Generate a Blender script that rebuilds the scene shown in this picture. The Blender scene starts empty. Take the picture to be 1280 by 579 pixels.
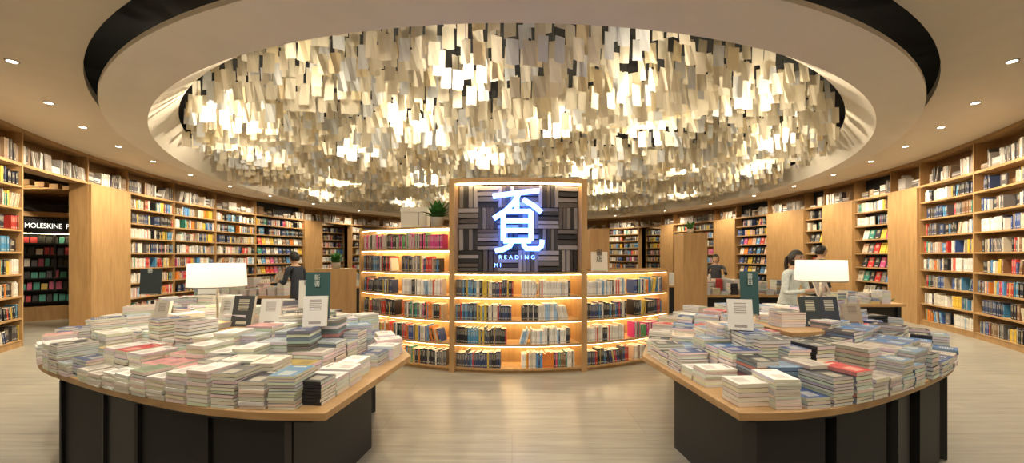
import bpy, math, random
import numpy as np
from mathutils import Vector, Matrix
random.seed(7)
R=random.random; U=random.uniform
S=bpy.context.scene
COL=S.collection

# ---------------------------------------------------------------- materials
def newmat(name):
    m=bpy.data.materials.new(name); m.use_nodes=True
    nt=m.node_tree; b=nt.nodes['Principled BSDF']
    return m,nt,b
def flat(name,c,rough=.6,metal=0,emis=None,es=0,noise=.0,nscale=20):
    m,nt,b=newmat(name)
    b.inputs['Base Color'].default_value=(*c,1); b.inputs['Roughness'].default_value=rough
    b.inputs['Metallic'].default_value=metal
    if noise>0:
        tc=nt.nodes.new('ShaderNodeTexCoord'); n=nt.nodes.new('ShaderNodeTexNoise'); n.inputs['Scale'].default_value=nscale
        nt.links.new(tc.outputs['Object'],n.inputs['Vector'])
        r=nt.nodes.new('ShaderNodeValToRGB')
        r.color_ramp.elements[0].position=.3; r.color_ramp.elements[1].position=.7
        r.color_ramp.elements[0].color=(*[x*(1-noise) for x in c],1); r.color_ramp.elements[1].color=(*[min(1,x*(1+noise)) for x in c],1)
        nt.links.new(n.outputs['Fac'],r.inputs['Fac']); nt.links.new(r.outputs['Color'],b.inputs['Base Color'])
    if emis: b.inputs['Emission Color'].default_value=(*emis,1); b.inputs['Emission Strength'].default_value=es
    return m
def wood(name,c1,c2,scale=(1,1,.12),rough=.45,ns=14):
    m,nt,b=newmat(name)
    tc=nt.nodes.new('ShaderNodeTexCoord'); mp=nt.nodes.new('ShaderNodeMapping'); mp.inputs['Scale'].default_value=scale
    n=nt.nodes.new('ShaderNodeTexNoise'); n.inputs['Scale'].default_value=ns; n.inputs['Detail'].default_value=6; n.inputs['Distortion'].default_value=.6
    r=nt.nodes.new('ShaderNodeValToRGB'); r.color_ramp.elements[0].position=.3; r.color_ramp.elements[1].position=.7
    r.color_ramp.elements[0].color=(*c1,1); r.color_ramp.elements[1].color=(*c2,1)
    L=nt.links.new
    L(tc.outputs['Object'],mp.inputs['Vector']); L(mp.outputs['Vector'],n.inputs['Vector']); L(n.outputs['Fac'],r.inputs['Fac']); L(r.outputs['Color'],b.inputs['Base Color'])
    b.inputs['Roughness'].default_value=rough
    return m
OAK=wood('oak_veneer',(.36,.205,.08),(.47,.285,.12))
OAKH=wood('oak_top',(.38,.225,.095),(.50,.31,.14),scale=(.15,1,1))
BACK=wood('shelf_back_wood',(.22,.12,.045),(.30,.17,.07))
BLACK=flat('black_laminate',(.010,.010,.011),.5)
DARK=flat('plenum_black',(.008,.008,.008),.9)
CEIL=flat('ceiling_paint',(.72,.64,.52),.9,noise=.02,nscale=3)
RINGM=flat('ring_paint',(.80,.73,.62),.85,noise=.02,nscale=3)
LED=flat('warm_led_strip',(1,.8,.5),.5,emis=(1,.77,.40),es=24)
DISC=flat('downlight_glow',(1,.9,.75),.5,emis=(1,.9,.72),es=25)
WALLM=flat('wall_plaster',(.35,.27,.18),.9,noise=.05,nscale=2)
METAL=flat('brushed_metal',(.55,.5,.42),.35,metal=.9)

def book_material():
    m,nt,b=newmat('book_covers'); L=nt.links.new
    at=nt.nodes.new('ShaderNodeAttribute'); at.attribute_name='Col'
    uv=nt.nodes.new('ShaderNodeUVMap'); uv.uv_map='UV'
    sp=nt.nodes.new('ShaderNodeSeparateXYZ'); L(uv.outputs['UV'],sp.inputs['Vector'])
    def M(op,a,b_,**k):
        n=nt.nodes.new('ShaderNodeMath'); n.operation=op
        for i,v in enumerate((a,b_)):
            if v is None: continue
            if isinstance(v,(int,float)): n.inputs[i].default_value=v
            else: L(v,n.inputs[i])
        return n.outputs[0]
    u,v=sp.outputs['X'],sp.outputs['Y']
    mu=M('MULTIPLY',M('GREATER_THAN',u,.25),M('LESS_THAN',u,.75))
    mv=M('MULTIPLY',M('GREATER_THAN',v,.52),M('LESS_THAN',v,.88))
    fr=M('GREATER_THAN',M('FRACT',M('MULTIPLY',v,17.0),0),.42)
    v2=M('MULTIPLY',M('GREATER_THAN',v,.08),M('LESS_THAN',v,.17))
    mask=M('MAXIMUM',M('MULTIPLY',mu,M('MULTIPLY',mv,fr)),M('MULTIPLY',mu,v2))
    bw=nt.nodes.new('ShaderNodeRGBToBW'); L(at.outputs['Color'],bw.inputs['Color'])
    inv=M('LESS_THAN',bw.outputs[0],.22)
    lab=nt.nodes.new('ShaderNodeMix'); lab.data_type='RGBA'
    lab.inputs[6].default_value=(.12,.08,.07,1); lab.inputs[7].default_value=(.75,.68,.5,1); L(inv,lab.inputs[0])
    mx=nt.nodes.new('ShaderNodeMix'); mx.data_type='RGBA'
    L(M('MULTIPLY',mask,.65),mx.inputs[0]); L(at.outputs['Color'],mx.inputs[6]); L(lab.outputs[2],mx.inputs[7])
    L(mx.outputs[2],b.inputs['Base Color']); b.inputs['Roughness'].default_value=.5
    return m
BOOK=book_material()
def colmat(name,rough=.6):
    m,nt,b=newmat(name); at=nt.nodes.new('ShaderNodeAttribute'); at.attribute_name='Col'
    nt.links.new(at.outputs['Color'],b.inputs['Base Color']); b.inputs['Roughness'].default_value=rough
    return m
COLM=colmat('tinted_surface')

# ---------------------------------------------------------------- mesh builder
class MB:
    def __init__(s): s.v=[]; s.f=[]; s.c=[]; s.uv=[]; s.mi=[]
    def quad(s,a,b,c,d,col=(1,1,1),uv=None,mi=0):
        i=len(s.v); s.v+= [tuple(a),tuple(b),tuple(c),tuple(d)]; s.f.append((i,i+1,i+2,i+3)); s.c.append(col)
        s.uv.append(uv or ((0,0),)*4); s.mi.append(mi)
    def box(s,c,ex,ey,ez,col=(1,1,1),cols=None,lab=(),mi=0):
        c=Vector(c); ex=Vector(ex); ey=Vector(ey); ez=Vector(ez)
        i=len(s.v)
        P=[c+sx*ex+sy*ey+sz*ez for sz in(-1,1) for sy in(-1,1) for sx in(-1,1)]
        s.v+=[tuple(p) for p in P]
        F=[(4,6,2,0),(1,3,7,5),(0,1,5,4),(3,2,6,7),(2,3,1,0),(4,5,7,6)]
        UVs=((0,0),(1,0),(1,1),(0,1)); Z=((0,0),)*4
        for k,f in enumerate(F):
            s.f.append(tuple(i+q for q in f)); s.c.append(cols[k] if cols else col)
            s.uv.append(UVs if k in lab else Z); s.mi.append(mi)
    def aabb(s,x0,x1,y0,y1,z0,z1,**k):
        s.box(((x0+x1)/2,(y0+y1)/2,(z0+z1)/2),((x1-x0)/2,0,0),(0,(y1-y0)/2,0),(0,0,(z1-z0)/2),**k)
    def obj(s,name,mats,parent=None):
        me=bpy.data.meshes.new(name); me.from_pydata(s.v,[],s.f); 
        a=me.attributes.new('Col','FLOAT_COLOR','CORNER')
        arr=np.ones((len(s.f)*4,4),dtype=np.float32); arr[:,:3]=np.repeat(np.array(s.c,dtype=np.float32),4,axis=0)
        a.data.foreach_set('color',arr.ravel())
        u=me.uv_layers.new(name='UV'); u.data.foreach_set('uv',np.array(s.uv,dtype=np.float32).ravel())
        for m in (mats if isinstance(mats,list) else [mats]): me.materials.append(m)
        me.polygons.foreach_set('material_index',np.array(s.mi,dtype=np.int32))
        me.update(); o=bpy.data.objects.new(name,me); COL.objects.link(o)
        if parent: o.parent=parent
        return o
def empty(name,loc=(0,0,0),rz=0):
    e=bpy.data.objects.new(name,None); e.empty_display_size=.2; e.location=loc; e.rotation_euler=(0,0,rz); COL.objects.link(e); return e
def polymesh(name,verts,faces,mat,parent=None,smooth=False):
    me=bpy.data.meshes.new(name); me.from_pydata(verts,[],faces); me.update()
    if smooth: me.polygons.foreach_set('use_smooth',[True]*len(faces))
    me.materials.append(mat); o=bpy.data.objects.new(name,me); COL.objects.link(o)
    if parent: o.parent=parent
    return o
def lathe(name,prof,mat,parent=None,loc=(0,0,0),n=28,smooth=True):
    vs=[];fs=[]
    for r,z in prof:
        for k in range(n): a=2*math.pi*k/n; vs.append((loc[0]+r*math.cos(a),loc[1]+r*math.sin(a),loc[2]+z))
    for j in range(len(prof)-1):
        for k in range(n):
            k2=(k+1)%n; fs.append((j*n+k,j*n+k2,(j+1)*n+k2,(j+1)*n+k))
    return polymesh(name,vs,fs,mat,parent,smooth)
def curve(name,pts,r,mat,parent=None):
    cu=bpy.data.curves.new(name,'CURVE'); cu.dimensions='3D'; cu.bevel_depth=r; cu.bevel_resolution=2
    for pl in pts:
        sp=cu.splines.new('POLY'); sp.points.add(len(pl)-1)
        for i,p in enumerate(pl): sp.points[i].co=(*p,1)
    cu.use_fill_caps=True; cu.materials.append(mat)
    o=bpy.data.objects.new(name,cu); COL.objects.link(o)
    if parent:o.parent=parent
    return o

# ---------------------------------------------------------------- paths
class Path:
    def __init__(s,f): s.f=f
    def P(s,u,d=0): return Vector((*s.f(u,d),0))
    def F(s,u): return (s.P(u,0)-s.P(u,.1)).normalized()
    def T(s,u): return (s.P(u+.001)-s.P(u-.001)).normalized()
    def sp(s,u): return (s.P(u+.001)-s.P(u-.001)).length/.002
WA,WB,WY=10.1,12.5,13.5
def wallf(t,d):
    nx,ny=math.sin(t)/WA,-math.cos(t)/WB; l=math.hypot(nx,ny)
    return (WA*math.sin(t)+nx/l*d, WY-WB*math.cos(t)+ny/l*d)
WALL=Path(wallf)
UR,UX,UY=3.6,.05,9.0
UNIT=Path(lambda t,d:(UX+(UR-d)*math.sin(t),UY-(UR-d)*math.cos(t)))
def slab(B,path,u0,u1,d0,d1,z0,z1,n=4,mi=0,col=(1,1,1)):
    secs=[]
    for i in range(n+1):
        u=u0+(u1-u0)*i/n; a=path.P(u,d0); b=path.P(u,d1)
        secs.append([(a.x,a.y,z0),(b.x,b.y,z0),(b.x,b.y,z1),(a.x,a.y,z1)])
    for i in range(n):
        s,t=secs[i],secs[i+1]
        for k in range(4):
            k2=(k+1)%4; B.quad(s[k],t[k],t[k2],s[k2],mi=mi,col=col)
    B.quad(*secs[0],mi=mi,col=col); B.quad(*reversed(secs[-1]),mi=mi,col=col)

PAL=[((.60,.53,.40),9),((.74,.70,.62),9),((.42,.34,.23),4),((.50,.03,.025),5),((.02,.02,.025),10),((.03,.07,.22),5),((.65,.20,.03),3),((.70,.46,.05),4),
     ((.03,.22,.17),3),((.15,.14,.14),5),((.08,.25,.48),4),((.45,.06,.18),2),((.20,.10,.05),4),((.60,.38,.26),2)]
DARKP=[((.015,.015,.02),10),((.03,.05,.12),6),((.08,.07,.07),4),((.65,.6,.5),3),((.4,.03,.02),2),((.6,.42,.05),2),((.05,.2,.35),2)]
LIGHTP=[((.74,.71,.65),12),((.62,.57,.47),5),((.6,.12,.07),2),((.3,.45,.6),2),((.03,.03,.04),2)]
MAGP=[((.5,.04,.20),5),((.08,.28,.10),4),((.02,.02,.02),4),((.5,.45,.4),3)]
GREYP=[((.55,.52,.47),6),((.10,.09,.09),8),((.3,.26,.22),5),((.68,.64,.56),4),((.3,.2,.12),3)]
def pick(p): 
    c=random.choices([a for a,_ in p],[w for _,w in p])[0]; k=U(.85,1.15); return tuple(min(.85,x*k) for x in c)
PAGE=(.68,.62,.5)
def shelf_books(B,path,u0,u1,df,z,hmax,pal,full=.95,faceout=.05,horiz=0.,lean=.04,tmin=.018,tmax=.042,maxd=.2):
    u=u0; end=u1
    up=Vector((0,0,1))
    while True:
        sp=path.sp(u)
        r=R()
        if r<(1-full): u+=U(.05,.25)/sp; 
        if u+.2/sp>end: break
        r=R()
        if r<faceout:
            w=U(.13,.17); h=min(hmax,U(.2,.25)); um=u+w/2/sp
            p=path.P(um,df+.05); c=pick(pal)
            B.box(p+up*(z+h/2),path.T(um)*w/2,-path.F(um)*.012,up*h/2,cols=[c,c,c,PAGE,PAGE,PAGE],lab=(2,)); u+=(w+.02)/sp; continue
        if r<faceout+horiz:
            w=U(.2,.26); um=u+w/2/sp; zz=z; n=random.randint(3,7)
            for k in range(n):
                th=U(.02,.045)
                if zz+th>z+hmax: break
                c=pick(pal); w2=w*U(.85,1)
                B.box(path.P(um,df+.1)+up*(zz+th/2),path.T(um)*w2/2,-path.F(um)*.08,up*th/2,cols=[c,c,c,PAGE,c,c]); zz+=th+.001
            u+=(w+.01)/sp; continue
        n=random.randint(1,8); c0=pick(pal); h0=U(.80,1)*hmax; t0=U(tmin,tmax); d0=U(.13,.18)
        tilt=U(-.28,.28) if R()<lean*3 else 0
        for k in range(n):
            c=c0 if R()<.6 else pick(pal)
            h=h0*U(.97,1) if R()<.8 else U(.72,1)*hmax
            th=t0*U(.9,1.1)
            if u+(th+.02)/sp>end: break
            um=u+th/2/sp; T=path.T(um); 
            ez=(up*math.cos(tilt)+T*math.sin(tilt)); ex=(T*math.cos(tilt)-up*math.sin(tilt))
            hh=h*.95 if tilt else h
            base=path.P(um,df+d0/2+U(-.008,.008))
            lift=abs(math.sin(tilt))*th/2
            B.box(base+up*(z+hh/2*math.cos(tilt)+lift),ex*th/2*.96,-path.F(um)*d0/2,ez*hh/2,cols=[c,c,c,PAGE,PAGE,PAGE],lab=(2,))
            u+=(th*(1.06 if tilt else 1))/sp
        if tilt: u+=.04/sp
        if u>=end: break

# ---------------------------------------------------------------- room shell
HC=3.85
def ell(A,B_,Y,n=160): return [(A*math.sin(2*math.pi*i/n),Y-B_*math.cos(2*math.pi*i/n)) for i in range(n)]
E0=ell(8.02,9.05,11.74);E1=ell(8.06,9.4,12.2);E2=ell(7.8,8.97,12.4);E3=ell(7.66,8.55,12.55)
XW,Y0,Y1=15,-3,31
def rectproj(p,c):
    dx,dy=p[0]-c[0],p[1]-c[1]; k=1e9
    if abs(dx)>1e-9: k=min(k,(XW if dx>0 else -XW)/dx)
    if abs(dy)>1e-9: k=min(k,((Y1 if dy>0 else Y0)-c[1])/dy)
    return (c[0]+dx*k,c[1]+dy*k)
n=len(E0)
outer=[rectproj(p,(0,11.75)) for p in E0]
vs=[(x,y,HC) for x,y in E0]+[(x,y,HC) for x,y in outer]+[(x,y,HC+.12) for x,y in E0]
fs=[(i,(i+1)%n,n+(i+1)%n,n+i) for i in range(n)]+[(i,2*n+i,2*n+(i+1)%n,(i+1)%n) for i in range(n)]
polymesh('ceiling',vs,fs,CEIL)
ce=empty('suspended_ceiling_ring')
vs=[(x,y,3.6) for x,y in E1]+[(x,y,3.6) for x,y in E2]+[(x,y,3.65) for x,y in E1]+[(x,y,3.65) for x,y in E2]
q=lambda a,b:[(a*n+i,a*n+(i+1)%n,b*n+(i+1)%n,b*n+i) for i in range(n)]
polymesh('ring_soffit',vs,q(0,1)+q(0,2)+q(2,3),RINGM,ce)
vs=[(x,y,3.6) for x,y in E2]+[(x,y,4.02) for x,y in E3]
polymesh('ring_inner_lip',vs,q(0,1),RINGM,ce,True)
pv=ell(9.6,10.6,12.0)
vs=[(x,y,HC+.005) for x,y in pv]+[(x,y,4.75) for x,y in pv]
polymesh('ceiling_plenum',vs,q(0,1)+[tuple(range(n,2*n))],DARK)
f=MB(); f.quad((-XW,Y0,0),(XW,Y0,0),(XW,Y1,0),(-XW,Y1,0))
m,nt,b=newmat('floor_timber_stone'); L=nt.links.new
tc=nt.nodes.new('ShaderNodeTexCoord'); mp=nt.nodes.new('ShaderNodeMapping'); mp.inputs['Rotation'].default_value=(0,0,.0)
L(tc.outputs['Object'],mp.inputs['Vector'])
br=nt.nodes.new('ShaderNodeTexBrick'); br.inputs['Scale'].default_value=1; br.inputs['Brick Width'].default_value=2.4; br.inputs['Row Height'].default_value=.6
br.inputs['Mortar Size'].default_value=.003; br.inputs['Color1'].default_value=(.91,.91,.91,1); br.inputs['Color2'].default_value=(1.06,1.05,1.02,1); br.inputs['Mortar'].default_value=(.72,.7,.66,1)
L(mp.outputs['Vector'],br.inputs['Vector'])
mp2=nt.nodes.new('ShaderNodeMapping'); mp2.inputs['Scale'].default_value=(.4,7,1); L(tc.outputs['Object'],mp2.inputs['Vector'])
n1=nt.nodes.new('ShaderNodeTexNoise'); n1.inputs['Scale'].default_value=2.2; n1.inputs['Detail'].default_value=9; n1.inputs['Roughness'].default_value=.75; L(mp2.outputs['Vector'],n1.inputs['Vector'])
rp=nt.nodes.new('ShaderNodeValToRGB'); rp.color_ramp.elements[0].position=.3; rp.color_ramp.elements[1].position=.72
rp.color_ramp.elements[0].color=(.19,.175,.145,1); rp.color_ramp.elements[1].color=(.38,.36,.30,1); L(n1.outputs['Fac'],rp.inputs['Fac'])
mx=nt.nodes.new('ShaderNodeMix'); mx.data_type='RGBA'; mx.blend_type='MULTIPLY'; mx.inputs[0].default_value=1
L(rp.outputs['Color'],mx.inputs[6]); L(br.outputs['Color'],mx.inputs[7]); L(mx.outputs[2],b.inputs['Base Color']); b.inputs['Roughness'].default_value=.3
f.obj('floor',m)
for nm,(x0,x1,y0,y1) in {'wall_left':(-XW-.1,-XW,Y0,Y1),'wall_right':(XW,XW+.1,Y0,Y1),'wall_front':(-XW,XW,Y0-.1,Y0),'wall_back':(-XW,XW,Y1,Y1+.1)}.items():
    w=MB(); w.aabb(x0,x1,y0,y1,0,HC); w.obj(nm,WALLM)

# ---------------------------------------------------------------- wall bookshelves
def tb(px):
    s=(px-640)/500; sg=1 if s>=0 else -1; s=abs(s)
    Mg=math.hypot(WA,s*WB); return sg*(math.pi-math.asin(min(1,s*WY/Mg))-math.atan2(s*WB,WA))
left=[(-150,-50,'s'),(-50,28,'s'),(28,110,'o'),(110,160,'p'),(160,218,'s'),(218,270,'s'),(270,320,'s'),(320,380,'r'),(380,402,'p'),(402,440,'o'),(440,475,'s'),(475,510,'s'),(510,545,'r'),(545,580,'s'),(580,640,'s')]
right=[(640,700,'s'),(700,757,'s'),(757,798,'s'),(798,826,'o'),(826,842,'p'),(842,893,'s'),(893,920,'p'),(920,960,'r'),(960,1006,'p'),(1006,1030,'r'),(1030,1068,'p'),(1068,1113,'r'),(1113,1150,'p'),(1150,1217,'s'),(1217,1290,'s'),(1290,1400,'s')]
ZB=3.24
def bay(path,t0,t1,kind,header=True,ztop=HC):
    W=MB(); K=MB(); BK=MB()
    arc=abs(path.sp((t0+t1)/2)*(t1-t0)); nseg=max(2,int(arc/.5))
    e=.03/path.sp((t0+t1)/2)
    slab(W,path,t0,t1,0,.32,3.78,ztop,nseg); slab(W,path,t0,t1,0,.32,ZB-.05,ZB,nseg)
    slab(K,path,t0,t1,.30,.32,ZB,3.78,nseg)
    if kind=='o': 
        for t in (t0,t1): slab(W,path,t-e/2,t+e/2,-.005,.32,ZB,ztop,1)
    else:
        for t in (t0,t1): slab(W,path,t-e/2,t+e/2,-.005,.32,0,ztop,1)
    shelf_books(BK,path,t0+e,t1-e,.03,ZB,.36,GREYP,full=.88,faceout=.05,horiz=.3,lean=.14,tmin=.03,tmax=.06)
    if kind=='o':
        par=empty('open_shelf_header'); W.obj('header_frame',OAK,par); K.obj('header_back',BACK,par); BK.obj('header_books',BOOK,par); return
    if kind=='p':
        slab(W,path,t0,t1,-.06,.32,0,ZB-.05,nseg)
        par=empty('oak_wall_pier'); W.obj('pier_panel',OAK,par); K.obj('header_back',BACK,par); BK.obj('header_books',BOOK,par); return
    par=empty('wall_bookshelf' if kind=='s' else 'magazine_rack')
    slab(K,path,t0,t1,.30,.32,0,ZB,nseg)
    slab(W,path,t0,t1,0,.32,0,.1,nseg)
    nr=8; pitch=(ZB-.1-.03)/nr
    dark=(kind=='r')
    for k in range(nr):
        z=.1+k*pitch
        slab(W,path,t0,t1,0,.31,z-.014,z+.018,nseg)
        if dark and k<6:
            u=t0+2*e
            while u+.2/path.sp(u)<t1-e:
                w=U(.17,.2); h=.27; um=u+w/2/path.sp(u); c=pick(PAL)
                BK.box(path.P(um,.08)+Vector((0,0,z+.02+h/2)),path.T(um)*w/2,-path.F(um)*.008,Vector((0,0,h/2))-path.F(um)*.03,cols=[c]*6,lab=(2,))
                u+=(w+.03)/path.sp(u)
        else:
            mid=(t0+t1)/2
            r=R(); pA=DARKP if r<.25 else (LIGHTP if r<.4 else PAL)
            shelf_books(BK,path,t0+e,mid,.03,z+.019,.27,pA,faceout=.06)
            r=R(); pA=DARKP if r<.25 else (LIGHTP if r<.4 else PAL)
            shelf_books(BK,path,mid+e/2,t1-e,.03,z+.019,.27,pA,faceout=.06)
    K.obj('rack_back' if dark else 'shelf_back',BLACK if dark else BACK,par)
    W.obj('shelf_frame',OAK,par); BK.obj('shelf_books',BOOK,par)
for px0,px1,kind in left+right:
    t0,t1=tb(px0+.01),tb(px1-.01)
    if px0==640: t0=math.pi
    if px1==640: t0,t1=t0,-math.pi
    if t1<t0 : t0,t1=t1,t0
    bay(WALL,t0,t1,kind)
AL=Path(lambda t,d:wallf(t,d+1.5))
for p_,q_ in ((392,452),(790,840)):
    a_,b_=sorted((tb(p_),tb(q_))); bay(AL,a_,b_,'s')

# stationery shop seen through left opening
st=empty('stationery_rack')
A=MB(); G=MB(); Wd=MB()
p0=Vector((-13.6,8.2,0)); p1=Vector((-10.45,10.98,0)); T=(p1-p0).normalized(); N=Vector((T.y,-T.x,0)); Ln=(p1-p0).length; up=Vector((0,0,1))
def along(a,z,d=0): return p0+T*a+up*z-N*d
A.box(along(Ln/2,1.45,.35),T*Ln/2,N*.02,up*1.45)
A.box(along(Ln/2,2.36,.15),T*Ln/2,N*.2,up*.2)
Wd.box(along(Ln/2,.17,.12),T*Ln/2,N*.2,up*.17); Wd.box(along(Ln/2,2.63,.15),T*Ln/2,N*.24,up*.06)
RL=MB(); RL.box(along(Ln/2,2.15,.0),T*Ln/2,N*.015,up*.006); RL.obj('rack_led_strip',LED,st)
for k in range(6):
    z=.45+k*.29; A.box(along(Ln/2,z,.17),T*Ln/2,N*.16,up*.012)
    a=.08
    while a<Ln-.1:
        c=random.choice([(.02,.02,.02),(.02,.02,.02),(.45,.04,.05),(.6,.55,.5),(.05,.25,.2),(.5,.35,.08),(.12,.12,.15),(.5,.1,.2)])
        w=U(.07,.11); h=U(.14,.2); G.box(along(a+w/2,z+.02+h/2,.06),T*w/2,N*.012,up*h/2+N*-.02,cols=[c]*6,lab=(2,)); a+=w+.025
for k in range(7): A.box(along(k*Ln/6,1.45,.2),T*.02,N*.17,up*.75)
A.obj('rack_body',BLACK,st); G.obj('rack_notebooks',BOOK,st); Wd.obj('rack_plinth',OAK,st)
def text(name,body,loc,size,mat,rot,parent=None,ext=.004,align='CENTER',sp=1):
    cu=bpy.data.curves.new(name,'FONT'); cu.body=body; cu.size=size; cu.extrude=ext; cu.align_x=align; cu.space_character=sp
    cu.materials.append(mat); o=bpy.data.objects.new(name,cu); o.location=loc; o.rotation_euler=rot; COL.objects.link(o)
    if parent:o.parent=parent
    return o
SIGNW=flat('sign_letters_white',(.8,.8,.75),.5,emis=(1,.95,.85),es=1.2)
ang=math.atan2(T.y,T.x)
o=text('rack_sign_letters','MOLESKINE  PLUS',along(.452*5.14,2.29,-.06),.17,SIGNW,(math.pi/2,0,ang),st,sp=.95,align='LEFT'); o.scale=(.72,1,1)
SL=MB()
for k in range(14):
    SL.box((-12.4,8.4+k*.28,3.25),(1.65,0,0),(0,.05,0),(0,0,.06))
SL.obj('slatted_wood_soffit',OAK)

# ---------------------------------------------------------------- central bookcase unit
cu=empty('curved_display_bookcase')
rad=math.radians
aL,aC0,aC1,aR=rad(-43),rad(-14),rad(15.2),rad(42)
DP=.36
W=MB(); Bk=MB(); Ld=MB(); BB=MB()
zr=[.06,.385,.71,1.035,1.36,1.685,2.0]
def section(u0,u1,rows,n,top):
    e=.022/UR
    slab(Bk,UNIT,u0,u1,DP,DP+.02,0,top,n)
    slab(W,UNIT,u0,u1,.03,DP,0,.06,n)
    for k in range(rows+1):
        z=zr[k]; slab(W,UNIT,u0,u1,0,DP,z-.016,z+.012,n)
        if k>0: 
            slab(Ld,UNIT,u0+e,u1-e,.27,.30,z-.030,z-.018,n)
            slab(Ld,UNIT,u0+e,u1-e,.012,.018,z-.021,z-.0165,n)
    for u in (u0,u1): slab(W,UNIT,u-e,u+e,-.015,DP+.02,0,top,1)
section(aL,aC0,6,8,2.02); section(aC0,aC1,4,10,2.66); section(aC1,aR,4,8,1.40)
slab(W,UNIT,aC0,aC1,-.015,DP,2.60,2.66,10); slab(Ld,UNIT,aC0+.01,aC1-.01,.05,.08,2.585,2.598,10)
for u in (aC0,aC1): slab(W,UNIT,u-.011,u+.011,-.02,DP+.02,0,2.66,1)
e=.012
rowspec={'L':[(PAL,),(PAL,),(DARKP,PAL),(DARKP,LIGHTP),(DARKP,PAL),(MAGP,)],'C':[(DARKP,PAL),(DARKP,LIGHTP),(DARKP,LIGHTP),(DARKP,LIGHTP)],'R':[(DARKP,PAL),(LIGHTP,MAGP),(DARKP,DARKP),(LIGHTP,PAL)]}
for key,u0,u1 in (('L',aL,aC0),('C',aC0,aC1),('R',aC1,aR)):
    for k,pals in enumerate(rowspec[key]):
        z=zr[k]+.013; m_=len(pals)
        for j,p in enumerate(pals):
            a=u0+(u1-u0)*j/m_+e; b_=u0+(u1-u0)*(j+1)/m_-e-(.01 if R()<.6 else .0)+.03
            b_=min(b_,u1-.004)
            shelf_books(BB,UNIT,a,b_,.03,z,.235,p,full=.99,faceout=0,lean=.02,tmin=.014,tmax=.026)
W.obj('oak_frame',OAK,cu); Bk.obj('oak_back',OAK,cu); Ld.obj('shelf_led_strips',LED,cu); BB.obj('bookcase_books',BOOK,cu)
# woven block panel
PN=MB(); cols=[(.05,.042,.04),(.16,.14,.13),(.32,.28,.26),(.03,.026,.026),(.09,.07,.06),(.24,.21,.20)]
slab(PN,UNIT,aC0+.01,aC1-.01,.20,.22,1.375,2.58,8,col=(.006,.006,.006))
nc,nrw=6,4; cw=(aC1-aC0-.03)/nc; ch=(2.57-1.38)/nrw
for i in range(nc):
    for j in range(nrw):
        ua=aC0+.015+i*cw; um=ua+cw/2; za=1.38+j*ch; w=cw*UR
        nb=random.choice([4,5])
        if (i+j)%2==0:
            for k in range(nb):
                hh=ch/nb; c=random.choice(cols); d=U(.12,.17)
                PN.box(UNIT.P(um,d)+up*(za+hh*(k+.5)),UNIT.T(um)*w*.50,UNIT.F(um)*.04,up*hh*.40,col=c)
        else:
            for k in range(nb):
                uu=ua+cw*(k+.5)/nb; c=random.choice(cols); d=U(.12,.17)
                PN.box(UNIT.P(uu,d)+up*(za+ch/2),UNIT.T(uu)*w/nb*.40,UNIT.F(uu)*.04,up*ch*.50,col=c)
PN.obj('woven_block_panel',COLM,cu)
NEON=flat('neon_white',(.9,.95,1),.4,emis=(.72,.84,1),es=3.2)
NEONB=flat('neon_blue_edge',(.2,.35,1),.4,emis=(.10,.24,1),es=8)
sg=empty('neon_sign')
def g(px,py,off=0): return ((px-640)/500*5.40, 5.40+off, 1.6+(320-py)/500*5.40)
ST=[[(616,245),(645,241),(674,238)],[(649,241),(643,252),(632,263),(617,273)],[(646,243),(646,262)],[(654,249),(666,256),(677,265)],
[(629,264),(629,301)],[(664,264),(664,301)],[(629,264),(664,264)],[(629,276),(664,276)],[(629,288),(664,288)],[(629,301),(664,301)],
[(641,301),(637,308),(629,312),(619,314)],[(655,301),(655,307),(658,311),(673,311),(677,308),(678,300)]]
curve('neon_character',[[g(*p) for p in s_] for s_ in ST],.012,NEON,sg)
curve('neon_halo',[[g(p[0],p[1],.028) for p in s_] for s_ in ST],.035,NEONB,sg)  # thicker glowing blue tube stands in for the halo around the strokes
text('neon_letters_upper','READING',g(646,324),.075,NEONB,(math.pi/2,0,0),sg,sp=1.75,ext=.003)
text('neon_letters_lower','MI',g(622,334),.075,NEONB,(math.pi/2,0,0),sg,sp=1.5,ext=.003)
MT=MB()
for px,py in ((622,243),(668,262),(632,300),(662,300)):
    a=g(px,py); MT.box((a[0],a[1]+.10,a[2]),(.005,0,0),(0,.09,0),(0,0,.005))
MT.obj('sign_standoffs',METAL,sg)

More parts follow.
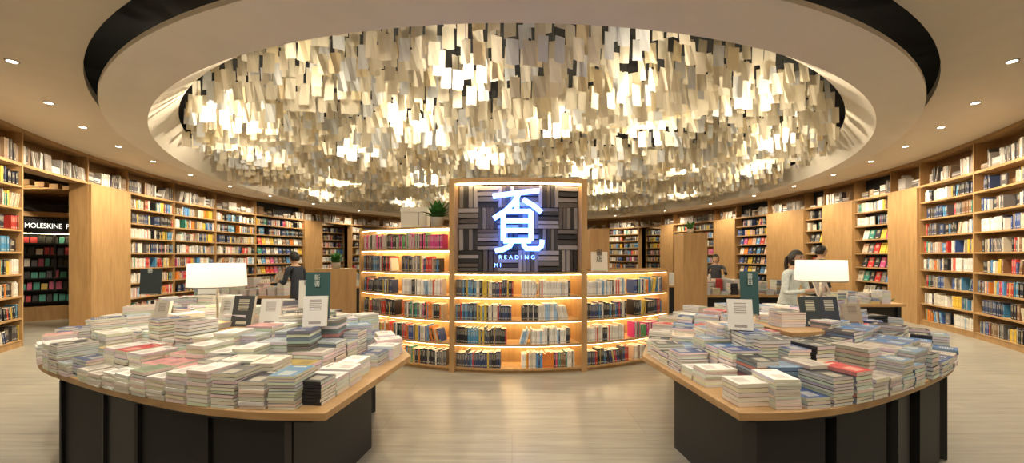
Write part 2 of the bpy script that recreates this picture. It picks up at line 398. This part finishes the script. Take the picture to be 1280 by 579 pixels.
# things on / beside the bookcase
B=MB(); B.aabb(-1.62,-1.24,5.83,6.05,2.014,2.30,col=(.62,.57,.47)); B.aabb(-1.37,-1.355,5.822,5.83,2.05,2.25,col=(.25,.22,.2)); B.aabb(-1.63,-1.23,5.82,6.06,2.24,2.31,col=(.66,.6,.5)); B.obj('storage_box',COLM)
B=MB(); B.aabb(1.22,1.52,6.25,6.5,0,2.03); B.obj('oak_end_panel',OAK)
B=MB(); B.aabb(3.0,3.42,7.0,7.4,0,2.0); B.obj('oak_column_cabinet',OAK)
B=MB(); B.aabb(-3.35,-2.80,6.8,7.2,0,1.38); B.obj('oak_low_cabinet',OAK)
def frame_sign(name,x0,x1,y,z0,z1,c,txt,tc,ts,tilt=.12,rz=0,stand=True):
    par=empty(name,((x0+x1)/2,y,z0),rz); w=(x1-x0)/2; h=z1-z0
    b=MB(); ez=Vector((0,math.sin(tilt),math.cos(tilt)))*h/2
    b.box(ez,(w,0,0),Vector((0,math.cos(tilt),-math.sin(tilt)))*.006,ez,col=c)
    b.obj('board',COLM,par)
    if stand:
        b=MB(); b.box((0,.05,.006),(w*.8,0,0),(0,.06,0),(0,0,.006)); b.box((0,.06+math.sin(tilt)*h*.3,h*.3),(.01,0,0),(0,.005,0),(0,0,h*.3)); b.obj('stand',METAL,par)
    text('lettering',txt,(0,math.sin(tilt)*h*.8-.014,h*.84),ts,tc,(math.pi/2-tilt,0,0),par,ext=.001)
    return par
INK=flat('ink_dark',(.05,.045,.04),.6); PALE=flat('ink_pale',(.6,.65,.58),.6)
frame_sign('calligraphy_card',1.16,1.40,5.85,1.373,1.66,(.72,.68,.58),'\u66f8\n\u5e97',INK,.1)
def leaf_plant(name,loc,h,spread,nl,potc=(.55,.5,.42)):
    par=empty(name,loc)
    lathe('pot',[(0,.0),(h*.18,0),(h*.22,h*.28),(h*.23,h*.30),(h*.19,h*.30),(h*.18,h*.26),(0,h*.26)],flat('pot_glaze',potc,.4),par)
    m=MB()
    for i in range(nl):
        a=U(0,6.28); el=U(.35,1.4); ln=h*U(.45,.75)*spread; wd=ln*.15
        d=Vector((math.cos(a),math.sin(a),0)); s_=Vector((-d.y,d.x,0)); P=[]
        base=Vector((d.x*h*.05,d.y*h*.05,h*.26))
        for k in range(6):
            t=k/5; P.append(base+d*ln*t*math.cos(el)*(.5+.5*t)*.8+up*(ln*math.sin(el)*t-ln*.15*t*t))
        for k in range(5):
            w0=wd*math.sin(math.pi*(k/5*.9+.08)); w1=wd*math.sin(math.pi*((k+1)/5*.9+.08)); g_=U(.7,1.4)
            m.quad(P[k]-s_*w0,P[k]+s_*w0,P[k+1]+s_*w1,P[k+1]-s_*w1,col=(.05*g_,.17*g_,.035*g_))
    m.obj('leaves',COLM,par)
leaf_plant('potted_plant',(-1.06,5.66,2.014),.44,1.0,100)
leaf_plant('potted_plant',(-3.08,7.0,1.38),.34,1.0,60)
leaf_plant('potted_plant',(3.21,7.2,2.0),.28,1.0,40)

# ---------------------------------------------------------------- display tables
def catmull(P,n=8):
    out=[]
    for i in range(len(P)-1):
        p0=P[max(0,i-1)];p1=P[i];p2=P[i+1];p3=P[min(len(P)-1,i+2)]
        for k in range(n):
            t=k/n; out.append(tuple(.5*((2*b)+(-a+c)*t+(2*a-5*b+4*c-d)*t*t+(-a+3*b-3*c+d)*t**3) for a,b,c,d in zip(p0,p1,p2,p3)))
    out.append(P[-1]); return out
OUT=catmull([(-.98,2.1),(-1.45,2.13),(-2.05,2.3),(-3.0,2.72),(-3.7,3.12),(-4.2,3.65),(-4.35,4.15),(-4.0,4.65),(-3.2,4.85),(-2.2,4.75),(-1.4,4.3),(-.84,3.32)])
CEN=(-2.6,3.45)
TT=.775
def prism(name,poly,z0,z1,mat,parent,bev=0):
    n=len(poly); vs=[(x,y,z0) for x,y in poly]+[(x,y,z1) for x,y in poly]
    fs=[(i,(i+1)%n,n+(i+1)%n,n+i) for i in range(n)]+[tuple(range(n,2*n)),tuple(reversed(range(n)))]
    o=polymesh(name,vs,fs,mat,parent)
    if bev:
        b=o.modifiers.new('Bevel','BEVEL'); b.width=bev; b.segments=2; b.limit_method='ANGLE'; b.angle_limit=.8
    return o
def scaled(poly,c,s): return [(c[0]+(x-c[0])*s,c[1]+(y-c[1])*s) for x,y in poly]
def resample(poly,step):
    P=poly+[poly[0]]; out=[]; acc=0; nxt=step/2
    for a,b in zip(P,P[1:]):
        l=math.dist(a,b)
        while nxt<=acc+l and l>0:
            t=(nxt-acc)/l; out.append(((a[0]+(b[0]-a[0])*t,a[1]+(b[1]-a[1])*t),math.atan2(b[1]-a[1],b[0]-a[0]))); nxt+=step
        acc+=l
    return out
COV=[((.76,.72,.65),10),((.64,.58,.48),5),((.34,.38,.40),3),((.60,.28,.26),2.5),((.04,.06,.14),3),((.025,.025,.03),4),((.45,.05,.05),1),((.50,.36,.1),1.5),((.1,.2,.3),2),((.22,.28,.18),2),((.60,.42,.34),2.5)]
COVR=[((.74,.70,.62),5),((.42,.37,.31),4),((.03,.06,.17),7),((.02,.02,.025),9),((.45,.03,.03),3),((.6,.40,.07),1.5),((.06,.15,.32),4),((.16,.24,.34),3),((.56,.46,.34),3)]
def stack(B,x,y,z,ang,height,pal,big=1.0,c=None,spc=.2):
    w,d=.146*big,.212*big; c=c or pick(pal); zz=z; sp=c if R()<spc else tuple(min(.84,.2*a+.57) for a in c)
    th=U(.014,.028); mixed=R()<.14
    while zz+th<z+height or zz==z:
        if mixed: c=pick(pal); sp=tuple(min(.8,.7*a+.18) for a in c); th=U(.014,.026)
        a=ang+U(-.03,.03); ex=Vector((math.cos(a),math.sin(a),0))*w/2; ey=Vector((-math.sin(a),math.cos(a),0))*d/2
        pg=tuple(min(.85,p*U(.88,1.1)) for p in (.77,.72,.63))
        s2=tuple(min(.85,p*U(.82,1.08)) for p in sp)
        cen=Vector((x+U(-.004,.004),y+U(-.004,.004),zz+th/2))
        B.box(cen,ex,ey,up*(th/2*.86),cols=[pg,s2,s2,pg,c,c],lab=(5,))
        zz+=th
    return zz
keep={11:[(-2.54,3.45,.19)],12:[(2.84,3.68,.19)]}
def table(name,fxp,c,pal,seed,spc,xin):
    random.seed(seed)
    out=[fxp(p) for p in OUT]
    if c[0]>0: out=out[::-1]
    par=empty(name)
    prism('table_top',out,TT-.045,TT,OAKH,par,.006)
    prism('top_shadow_rail',scaled(out,c,.93),TT-.09,TT-.045,BLACK,par)
    prism('middle_tier',scaled(out,c,.52),TT,TT+.14,OAKH,par,.005)
    prism('upper_tier',scaled(out,c,.33),TT+.14,TT+.25,OAKH,par,.005)
    prism('base_core',scaled(out,c,.81),0,TT-.08,BLACK,par)
    P=MB(); pts=resample(scaled(out,c,.84),.55)
    for k,((x,y),a) in enumerate(pts):
        if abs(x)<xin and y<4.2 and abs(math.sin(a))>.75: continue
        a2=a+(.14 if k%2 else -.08); ex=Vector((math.cos(a2),math.sin(a2),0)); ey=Vector((-ex.y,ex.x,0))
        P.box((x,y,.345),ex*.235,ey*.03,up*.34); P.box(Vector((x,y,.345))+ex*.25,ex*.012,ey*.05,up*.34)
    P.obj('base_panels',BLACK,par)
    S_=MB()
    for sc,st_,z,h0,h1 in ((.895,.16,TT,.07,.19),(.745,.16,TT,.11,.24),(.60,.16,TT,.15,.29),(.425,.165,TT+.14,.10,.26),(.20,.175,TT+.25,.04,.14)):
        grp=0
        for (x,y),a in resample(scaled(out,c,sc),st_):
            if grp<=0: grp=random.randint(1,3); hh=U(h0,h1); cc=pick(pal)
            grp-=1
            if R()<.02: continue
            if any(math.hypot(x-kx,y-ky)<kr for kx,ky,kr in keep[seed]): continue
            h2=hh*U(.85,1.15)*(1.25 if y>3.9 else 1)
            stack(S_,x,y,z,a if R()<.92 else a+math.pi/2,h2,pal,U(.95,1.02),cc if R()<.8 else None,spc)
    return S_
SA=table('display_table',lambda p:p,CEN,COV,11,.16,1.75)
fr_=lambda p:(1.08+(-p[0]-.84)*.83,p[1])
SB=table('display_table',fr_,fr_(CEN),COVR,12,.38,1.85)
for i,(x,y) in enumerate([(-1.45,2.80),(-1.40,3.12)]): stack(SA,x,y,TT,.1,U(.30,.34),COV)
for i,(x,y) in enumerate([(1.66,2.8),(1.62,3.1)]): stack(SB,x,y,TT,-.1,U(.28,.32),COVR)
SA.obj('book_stacks',BOOK); SB.obj('book_stacks',BOOK)

SHADE=flat('lamp_shade_fabric',(.88,.82,.72),.8,emis=(1,.88,.68),es=.42)
def lamp(x,y,z,r=.215,h=.20,zb=.31):
    par=empty('table_lamp',(x,y,z))
    lathe('lamp_base',[(0,0),(.09,0),(.09,.018),(.02,.022),(0,.022)],METAL,par)
    lathe('lamp_stem',[(.011,.02),(.011,zb+.06)],METAL,par)
    lathe('lamp_shade',[(r,zb),(r*.96,zb+h),(.0,zb+h),],SHADE,par,n=40)
    lathe('lamp_shade_rim',[(r*1.01,zb-.003),(r*1.01,zb+.006)],METAL,par,n=40)
    l=bpy.data.lights.new('lamp_bulb','POINT'); l.energy=5; l.color=(1,.85,.62); l.shadow_soft_size=.04
    o=bpy.data.objects.new('lamp_bulb',l); o.location=(0,0,zb-.04); o.parent=par; COL.objects.link(o)
lamp(-2.54,3.45,TT+.25); lamp(2.84,3.68,TT+.25,.20,.19,.345)

TEAL=(.03,.085,.085)
frame_sign('teal_shelf_sign',-1.63,-1.44,3.15,1.10,1.47,TEAL,'\u65b0\n\u66f8',PALE,.05,.06)
frame_sign('teal_shelf_sign',1.92,2.07,3.35,1.10,1.47,TEAL,'\u66f8\n\u76ee',PALE,.05,.06)
frame_sign('dark_category_board',-4.05,-3.82,4.35,1.18,1.46,(.03,.04,.04),'\u85dd',PALE,.06,.06)
frame_sign('white_title_card',-3.3,-3.1,4.2,1.12,1.36,(.7,.68,.62),'\u66f8',INK,.05,.06)
frame_sign('white_title_card',-1.92,-1.78,3.6,1.12,1.38,(.62,.60,.52),'\u65b0',INK,.05,.06)
def standing_book(x,y,z,w,h,c,rz,name='displayed_book'):
    par=empty(name,(x,y,z),rz); b=MB(); tl=.22
    ez=Vector((0,math.sin(tl),math.cos(tl)))*h/2; ey=Vector((0,math.cos(tl),-math.sin(tl)))*.012
    b.box(ez,(w/2,0,0),ey,ez,cols=[c,PAGE,c,c,PAGE,PAGE],lab=(2,)); b.obj('cover',BOOK,par)
    k=MB(); k.box((0,.05,.004),(w*.4,0,0),(0,.06,0),(0,0,.004)); k.box((0,.10,.07),(.02,0,0),(0,.004,0),(0,0,.07)); k.obj('easel',METAL,par)
ZU=TT+.25
standing_book(-1.42,2.88,1.09,.16,.22,(.72,.7,.66),.25); standing_book(-2.2,3.25,ZU,.18,.25,(.05,.05,.05),-.1)
standing_book(-2.38,3.32,ZU,.12,.22,(.5,.5,.48),-.1); standing_book(-2.0,3.3,ZU,.16,.22,(.68,.66,.6),.1)
standing_book(-2.95,3.35,ZU,.14,.2,(.45,.40,.32),-.15)
standing_book(1.63,2.85,1.07,.16,.22,(.7,.68,.62),-.3); standing_book(2.44,3.25,ZU,.15,.24,(.03,.04,.04),0); standing_book(2.61,3.27,ZU,.15,.24,(.03,.035,.05),0)
standing_book(2.82,3.3,ZU,.16,.18,(.35,.28,.2),.1)

def small_table(x,y,w,d,pal,h=.78,hi=.35):
    par=empty('book_table'); b=MB(); b.aabb(x-w/2,x+w/2,y-d/2,y+d/2,h-.05,h); b.obj('top',OAKH,par)
    b=MB()
    b.aabb(x-w/2+.08,x+w/2-.08,y-d/2+.08,y+d/2-.08,0,h-.05); b.aabb(x-w/2+.04,x-w/2+.1,y-d/2+.04,y+d/2-.04,0,h-.05); b.aabb(x+w/2-.1,x+w/2-.04,y-d/2+.04,y+d/2-.04,0,h-.05); b.obj('base',BLACK,par)
    s=MB(); xx=x-w/2+.15
    while xx<x+w/2-.1:
        yy=y-d/2+.15
        while yy<y+d/2-.1: 
            if R()<.9: stack(s,xx,yy,h,U(-.1,.1),U(.08,hi),pal)
            yy+=.26
        xx+=.19
    s.obj('book_stacks',BOOK)
small_table(-5.6,8.6,2.0,.9,COV); small_table(-5.2,11.2,2.2,.9,COV); small_table(4.9,8.8,1.9,.9,COVR); small_table(6.1,7.2,1.2,.8,COVR,hi=.25); small_table(5.0,11.5,2.2,.9,COV)
leaf_plant('potted_plant',(7.15,8.0,.0),1.25,.8,80)

# ---------------------------------------------------------------- hanging paper installation
random.seed(5)
PM,nt,b=newmat('hanging_paper'); L=nt.links.new
at=nt.nodes.new('ShaderNodeAttribute'); at.attribute_name='Col'
df=nt.nodes.new('ShaderNodeBsdfDiffuse'); tr=nt.nodes.new('ShaderNodeBsdfTranslucent'); ms=nt.nodes.new('ShaderNodeMixShader'); ms.inputs[0].default_value=.45
L(at.outputs['Color'],df.inputs['Color']); L(at.outputs['Color'],tr.inputs['Color']); L(df.outputs[0],ms.inputs[1]); L(tr.outputs[0],ms.inputs[2])
L(ms.outputs[0],nt.nodes['Material Output'].inputs['Surface'])
PP=MB(); WR=MB()
lights=[(-2.6,4.9),(-.6,4.75),(1.5,4.85),(3.3,5.5),(-4.4,6.3),(-1.5,6.2),(.6,6.4),(2.3,6.9),(4.8,7.2),(-3,7.7),(-5.6,8.5),(-.6,8.3),(1.6,9.2),(3.9,9.2),(6,9.8),(-2.2,10.2),(-4.6,10.9),(.2,11.4),(2.8,12),(-6.2,12.8),(5.4,12.8),(-1.8,13.3),(1,14.6),(-4,15),(3.8,15.4),(-1.2,17),(1.6,18.2)]  # bulbs among the sheets; the front ones are added to light near faces
for layer in (0,1):
    y=4.10+layer*.15; row=0
    while y<20.95:
        dy=(y-12.52)/8.46; row+=1
        if abs(dy)<1:
            xm=7.54*math.sqrt(1-dy*dy); x=-xm+U(0,.1); a0=U(-.25,.25)
            while x<xm:
                if R()<.15: a0=U(-.5,.5)
                px,py=x+U(-.02,.02),y+U(-.05,.05)
                wv=.10*math.sin(px*1.1+math.sin(py*.9)*2)+.09*math.sin(py*1.9+px*.4)
                zt=(4.18 if layer==0 else 3.93)+wv*.9+U(-.035,.035)
                edge=max(0,1-math.hypot(px/7.5,dy)); zt-=min(.18,edge*.4)
                h=U(.24,.29); w=U(.115,.145); a=a0+U(-.2,.2); bend=U(-.018,.018); tl=U(-.07,.07)
                near=min(math.hypot(px-lx,py-ly) for lx,ly in lights)
                if near>.15 and R()>(.05 if layer==0 else .24):
                    ex=Vector((math.cos(a),math.sin(a),0)); nn=Vector((-ex.y,ex.x,0)); c0=Vector((px,py,zt))
                    k=U(.82,1.05); rr=R(); c=(.86*k,.79*k,.64*k) if rr<.7 else ((.78*k,.80*k,.82*k) if rr<.88 else (.82*k,.70*k,.47*k))
                    dn=Vector((tl,0,-1))
                    A0=c0-ex*w/2; A1=c0+nn*bend; A2=c0+ex*w/2
                    B0=A0+dn*h+nn*bend; B1=c0+dn*h-nn*bend; B2=A2+dn*h+nn*bend
                    PP.quad(A0,A1,B1,B0,col=c); PP.quad(A1,A2,B2,B1,col=c)
                    if R()<.3:
                        WR.quad(c0-ex*.003,c0+ex*.003,c0+ex*.003+up*(4.7-zt),c0-ex*.003+up*(4.7-zt))
                        WR.box(c0,ex*.015,nn*.004,up*.01)
                x+=U(.15,.18)
        y+=.30
inst=empty('hanging_paper_chandelier')
PP.obj('paper_sheets',PM,inst); WR.obj('hanging_wires_and_clips',BLACK,inst)
for i,(lx,ly) in enumerate(lights):
    l=bpy.data.lights.new('pendant_bulb','POINT'); l.energy=52 if ly>5.6 else 33; l.color=(1,.86,.63); l.shadow_soft_size=.06
    o=bpy.data.objects.new('pendant_bulb',l); o.location=(lx,ly,3.64); o.parent=inst; COL.objects.link(o)

# ---------------------------------------------------------------- downlights
def spot(x,y,z,tx,ty,tz,e,ang=1.9,col=(1,.86,.65),name='ceiling_downlight',disc=True,blend=.8):
    par=empty(name,(x,y,z))
    if disc: lathe('glow_disc',[(0,-.006),(.045,-.006)],DISC,par,n=16); lathe('trim_collar',[(.045,-.008),(.06,-.008),(.062,0)],METAL,par,n=20)
    l=bpy.data.lights.new('spot','SPOT'); l.energy=e; l.color=col; l.spot_size=ang; l.spot_blend=blend; l.shadow_soft_size=.05
    o=bpy.data.objects.new('spot',l); o.location=(0,0,-.02); o.parent=par; COL.objects.link(o)
    d=Vector((tx-x,ty-y,tz-z)); o.rotation_euler=d.to_track_quat('-Z','Y').to_euler()
for sgn in (-1,1):
    for td in (40,49,56,63,70,78,87,97,109,123,140,160):
        t=rad(td)*sgn; p=WALL.P(t,-1.0); w=WALL.P(t,0)
        spot(p.x,p.y,HC,w.x,w.y,1.1,300,2.3)
for x,y,tx,ty,e in [(-2.9,2.3,-2.7,3.3,180),(-1.2,1.6,-1.6,3.0,120),(2.9,2.3,2.9,3.3,180),(1.4,1.6,1.8,3.0,120),(0,1.5,0,5.4,220),(-4.9,3.0,-3.6,4,140),(5.1,3.0,3.9,4,140)]:
    spot(x,y,3.84,tx,ty,.8,e,1.9,(1,.91,.77))
for x,y in [(-9,3),(9,3),(0,-1.2),(-5,-.5),(5,-.5)]:  # added wide spots behind and beside the camera for general fill
    spot(x,y,HC,x,y+.5,0,230,2.6)
for x,y in [(-11.3,8.6)]: spot(x,y,HC,x-.6,y+1.0,1.2,260,2.2)
for t in (tb(421),tb(812)):  # spots added to brighten the dark space behind the two openings
    p=WALL.P(t,.8); w=WALL.P(t,1.5); spot(p.x,p.y,HC,w.x,w.y,1,150,2.2)

w=bpy.data.worlds.new('World'); S.world=w; w.use_nodes=True; w.node_tree.nodes['Background'].inputs[0].default_value=(.9,.7,.45,1); w.node_tree.nodes['Background'].inputs[1].default_value=.1

# ---------------------------------------------------------------- people
def person(name,x,y,rz,H,shirt,pants,hairc,longhair=False,arms='read',lean=.0):
    k=H/1.70; par=empty(name,(x,y,0),rz)
    V=[];E=[];Rr=[]
    def add(p,r,c=None):
        V.append(tuple(q*k for q in p)); Rr.append(tuple(q*k for q in (r if isinstance(r,tuple) else (r,r)))); i=len(V)-1
        if c is not None: E.append((c,i))
        return i
    fy=-lean
    pel=add((0,0,.95),(.15,.10)); wa=add((0,fy*.3,1.08),(.125,.09),pel); ch=add((0,fy*.7,1.27),(.15,.10),wa); nb=add((0,fy,1.42),(.07,.06),ch); nk=add((0,fy-.015,1.48),(.045,.048),nb); hd=add((0,fy-.02,1.54),(.05,.06),nk)
    hands=[]
    for s in (-1,1):
        sh=add((s*.17,fy,1.385),.055,nb)
        if arms=='read': el=add((s*.23,fy-.03,1.11),.042,sh); wr=add((s*.12,fy-.27,1.16),.026,el); pm=add((s*.09,fy-.34,1.18),(.034,.018),wr); fd=Vector((-s*.35,-.8,.25))
        elif arms=='reach' and s>0: el=add((s*.24,fy-.16,1.2),.042,sh); wr=add((s*.2,fy-.40,1.3),.026,el); pm=add((s*.19,fy-.47,1.32),(.034,.018),wr); fd=Vector((0,-1,.1))
        else: el=add((s*.24,fy+.01,1.12),.042,sh); wr=add((s*.25,fy-.06,.87),.026,el); pm=add((s*.25,fy-.08,.79),(.02,.034),wr); fd=Vector((0,-.15,-1))
        fd.normalize(); side=fd.cross(Vector((1,0,0))).normalized() if arms!='read' else Vector((0,.2,1)).normalized()
        P0=Vector(V[pm])/k
        for q,ln in ((-1.5,.062),(-.5,.078),(.5,.072),(1.5,.056)):
            a=P0+fd*.03+side*q*.018; i=add(tuple(a),.009,pm); j=add(tuple(a+fd*ln*.55),.0085,i); add(tuple(a+fd*ln*.9+Vector((-s*.02,0,-.008))),.007,j)
        a=P0-fd*.02+side*-1.9*.018; i=add(tuple(a),.010,pm); add(tuple(a+fd*.04-side*.015),.008,i)
        hands.append(P0)
        hp=add((s*.09,0,.88),.085,pel); kn=add((s*.10,-.015+ (.04 if s>0 else -.06),.50),.058,hp); an=add((s*.105,(.10 if s>0 else -.06),.10),.036,kn); to=add((s*.115,(.10 if s>0 else -.06)-.15,.035),(.04,.03),an)
    me=bpy.data.meshes.new('sk'); me.from_pydata(V,E,[]); o=bpy.data.objects.new('sk',me); COL.objects.link(o)
    sk=o.modifiers.new('Skin','SKIN'); sk.use_smooth_shade=True
    for i,r in enumerate(Rr): me.skin_vertices[0].data[i].radius=r
    me.skin_vertices[0].data[0].use_root=True
    ss=o.modifiers.new('Sub','SUBSURF'); ss.levels=2; ss.render_levels=2
    dg=bpy.context.evaluated_depsgraph_get(); dg.update(); em=bpy.data.meshes.new_from_object(o.evaluated_get(dg)); bpy.data.objects.remove(o)
    skin=flat('skin',(.56,.34,.22),.5); sm=flat('shirt_cloth',shirt,.85,noise=.12,nscale=30); pmt=flat('trouser_cloth',pants,.85,noise=.1,nscale=30); shm=flat('shoe_leather',(.04,.035,.03),.5)
    em.materials.clear()
    for m_ in (skin,sm,pmt,shm): em.materials.append(m_)
    for pl in em.polygons:
        c=pl.center/k
        mi=1
        if c.z<.085: mi=3
        elif c.z<.93 and abs(c.x)<.215: mi=2
        elif c.z>1.445: mi=0
        for h in hands:
            if (c-h).length<.115: mi=0
        pl.material_index=mi; pl.use_smooth=True
    ob=bpy.data.objects.new('body',em); ob.parent=par; COL.objects.link(ob)
    vs=[];fs=[]; nu,nv=24,18; hc=Vector((0,fy-.035,1.60))
    for j in range(nv+1):
        ph=math.pi*j/nv
        for i in range(nu):
            a=2*math.pi*i/nu; x_=math.sin(ph)*math.sin(a); y_=-math.sin(ph)*math.cos(a); z_=math.cos(ph)
            wx=.075*(1-.28*max(0,-z_)); px,py,pz=x_*wx,y_*.092,z_*.115
            if y_<-.5:
                nose=math.exp(-((px/.013)**2))*math.exp(-(((pz+.018)/.022)**2)); py-=.022*nose
                eye=math.exp(-(((abs(px)-.03)/.014)**2))*math.exp(-(((pz-.008)/.012)**2)); py+=.008*eye
            if z_<-.6: py-=.012*(1 if y_<0 else -1)
            vs.append(tuple((hc+Vector((px,py,pz)))*k))
    for j in range(nv):
        for i in range(nu): i2=(i+1)%nu; fs.append((j*nu+i,(j+1)*nu+i,(j+1)*nu+i2,j*nu+i2))
    polymesh('head',vs,fs,skin,par,True)
    F=MB()
    for s in(-1,1):
        F.box((hc+Vector((s*.03,-.083,.008)))*k,(.011*k,0,0),(0,.004*k,0),(0,0,.004*k),col=(.02,.015,.01)); F.box((hc+Vector((s*.03,-.088,.026)))*k,(.014*k,0,0),(0,.004*k,0),(0,0,.003*k),col=hairc)
        F.box((hc+Vector((s*.076,.005,-.005)))*k,(.006*k,0,0),(0,.015*k,0),(0,0,.028*k),col=(.5,.3,.2))
    F.box((hc+Vector((0,-.086,-.055)))*k,(.02*k,0,0),(0,.004*k,0),(0,0,.004*k),col=(.4,.1,.08)); F.obj('face_features',COLM,par)
    vs=[];fs=[]
    for j in range(nv+1):
        ph=math.pi*j/nv
        for i in range(nu):
            a=2*math.pi*i/nu; x_=math.sin(ph)*math.sin(a); y_=-math.sin(ph)*math.cos(a); z_=math.cos(ph)
            f_=max(0,-y_); low=-.75 if longhair else -.45
            zc=max(z_, .42 if f_>.35 else (low if f_<.1 else .42-(.35-f_)/.25*(.42-low)))
            vs.append(tuple((hc+Vector((x_*.086,y_*.103+.006,zc*.128)))*k))
    for j in range(nv):
        for i in range(nu): i2=(i+1)%nu; fs.append((j*nu+i,(j+1)*nu+i,(j+1)*nu+i2,j*nu+i2))
    hm=flat('hair',hairc,.4,noise=.3,nscale=60); polymesh('hair',vs,fs,hm,par,True)
    if longhair:
        curve('ponytail',[[tuple((hc+Vector((0,.09,.04)))*k),tuple((hc+Vector((0,.14,.0)))*k),tuple((hc+Vector((0,.15,-.1)))*k),tuple((hc+Vector((0,.13,-.2)))*k)]],.028*k,hm,par)
    if arms=='read':
        b=MB(); 
        for s in(-1,1): b.box(Vector((s*.065,fy-.37,1.205))*k,Vector((.065,0,0))*k,Vector((0,.01,0))*k,Vector((0,.03,.09))*k,cols=[PAGE,PAGE,(.4,.35,.3),PAGE,PAGE,PAGE])
        b.obj('open_book',BOOK,par)
person('woman_reading',3.90,5.7,rad(20),1.66,(.66,.70,.66),(.08,.09,.12),(.02,.014,.01),True,'read',.12)
person('man_browsing',-4.0,7.5,rad(-110),1.66,(.03,.035,.05),(.03,.03,.035),(.015,.012,.01),False,'read',.08)
person('woman_browsing',5.1,10.0,rad(-30),1.62,(.05,.05,.06),(.04,.04,.05),(.02,.014,.01),True,'reach',.05)
person('man_walking',6.5,8.5,rad(80),1.80,(.04,.03,.03),(.03,.03,.04),(.015,.012,.01),False,'down',.03)

# ---------------------------------------------------------------- camera
cam=bpy.data.cameras.new('Camera'); cam.sensor_width=36; cam.lens=36*500/1280; cam.shift_y=30.5/1280; cam.clip_start=.05
co=bpy.data.objects.new('Camera',cam); co.location=(0,0,1.6); co.rotation_euler=(math.pi/2,0,0); COL.objects.link(co); S.camera=co
S.view_settings.view_transform='Standard'; S.view_settings.exposure=.15
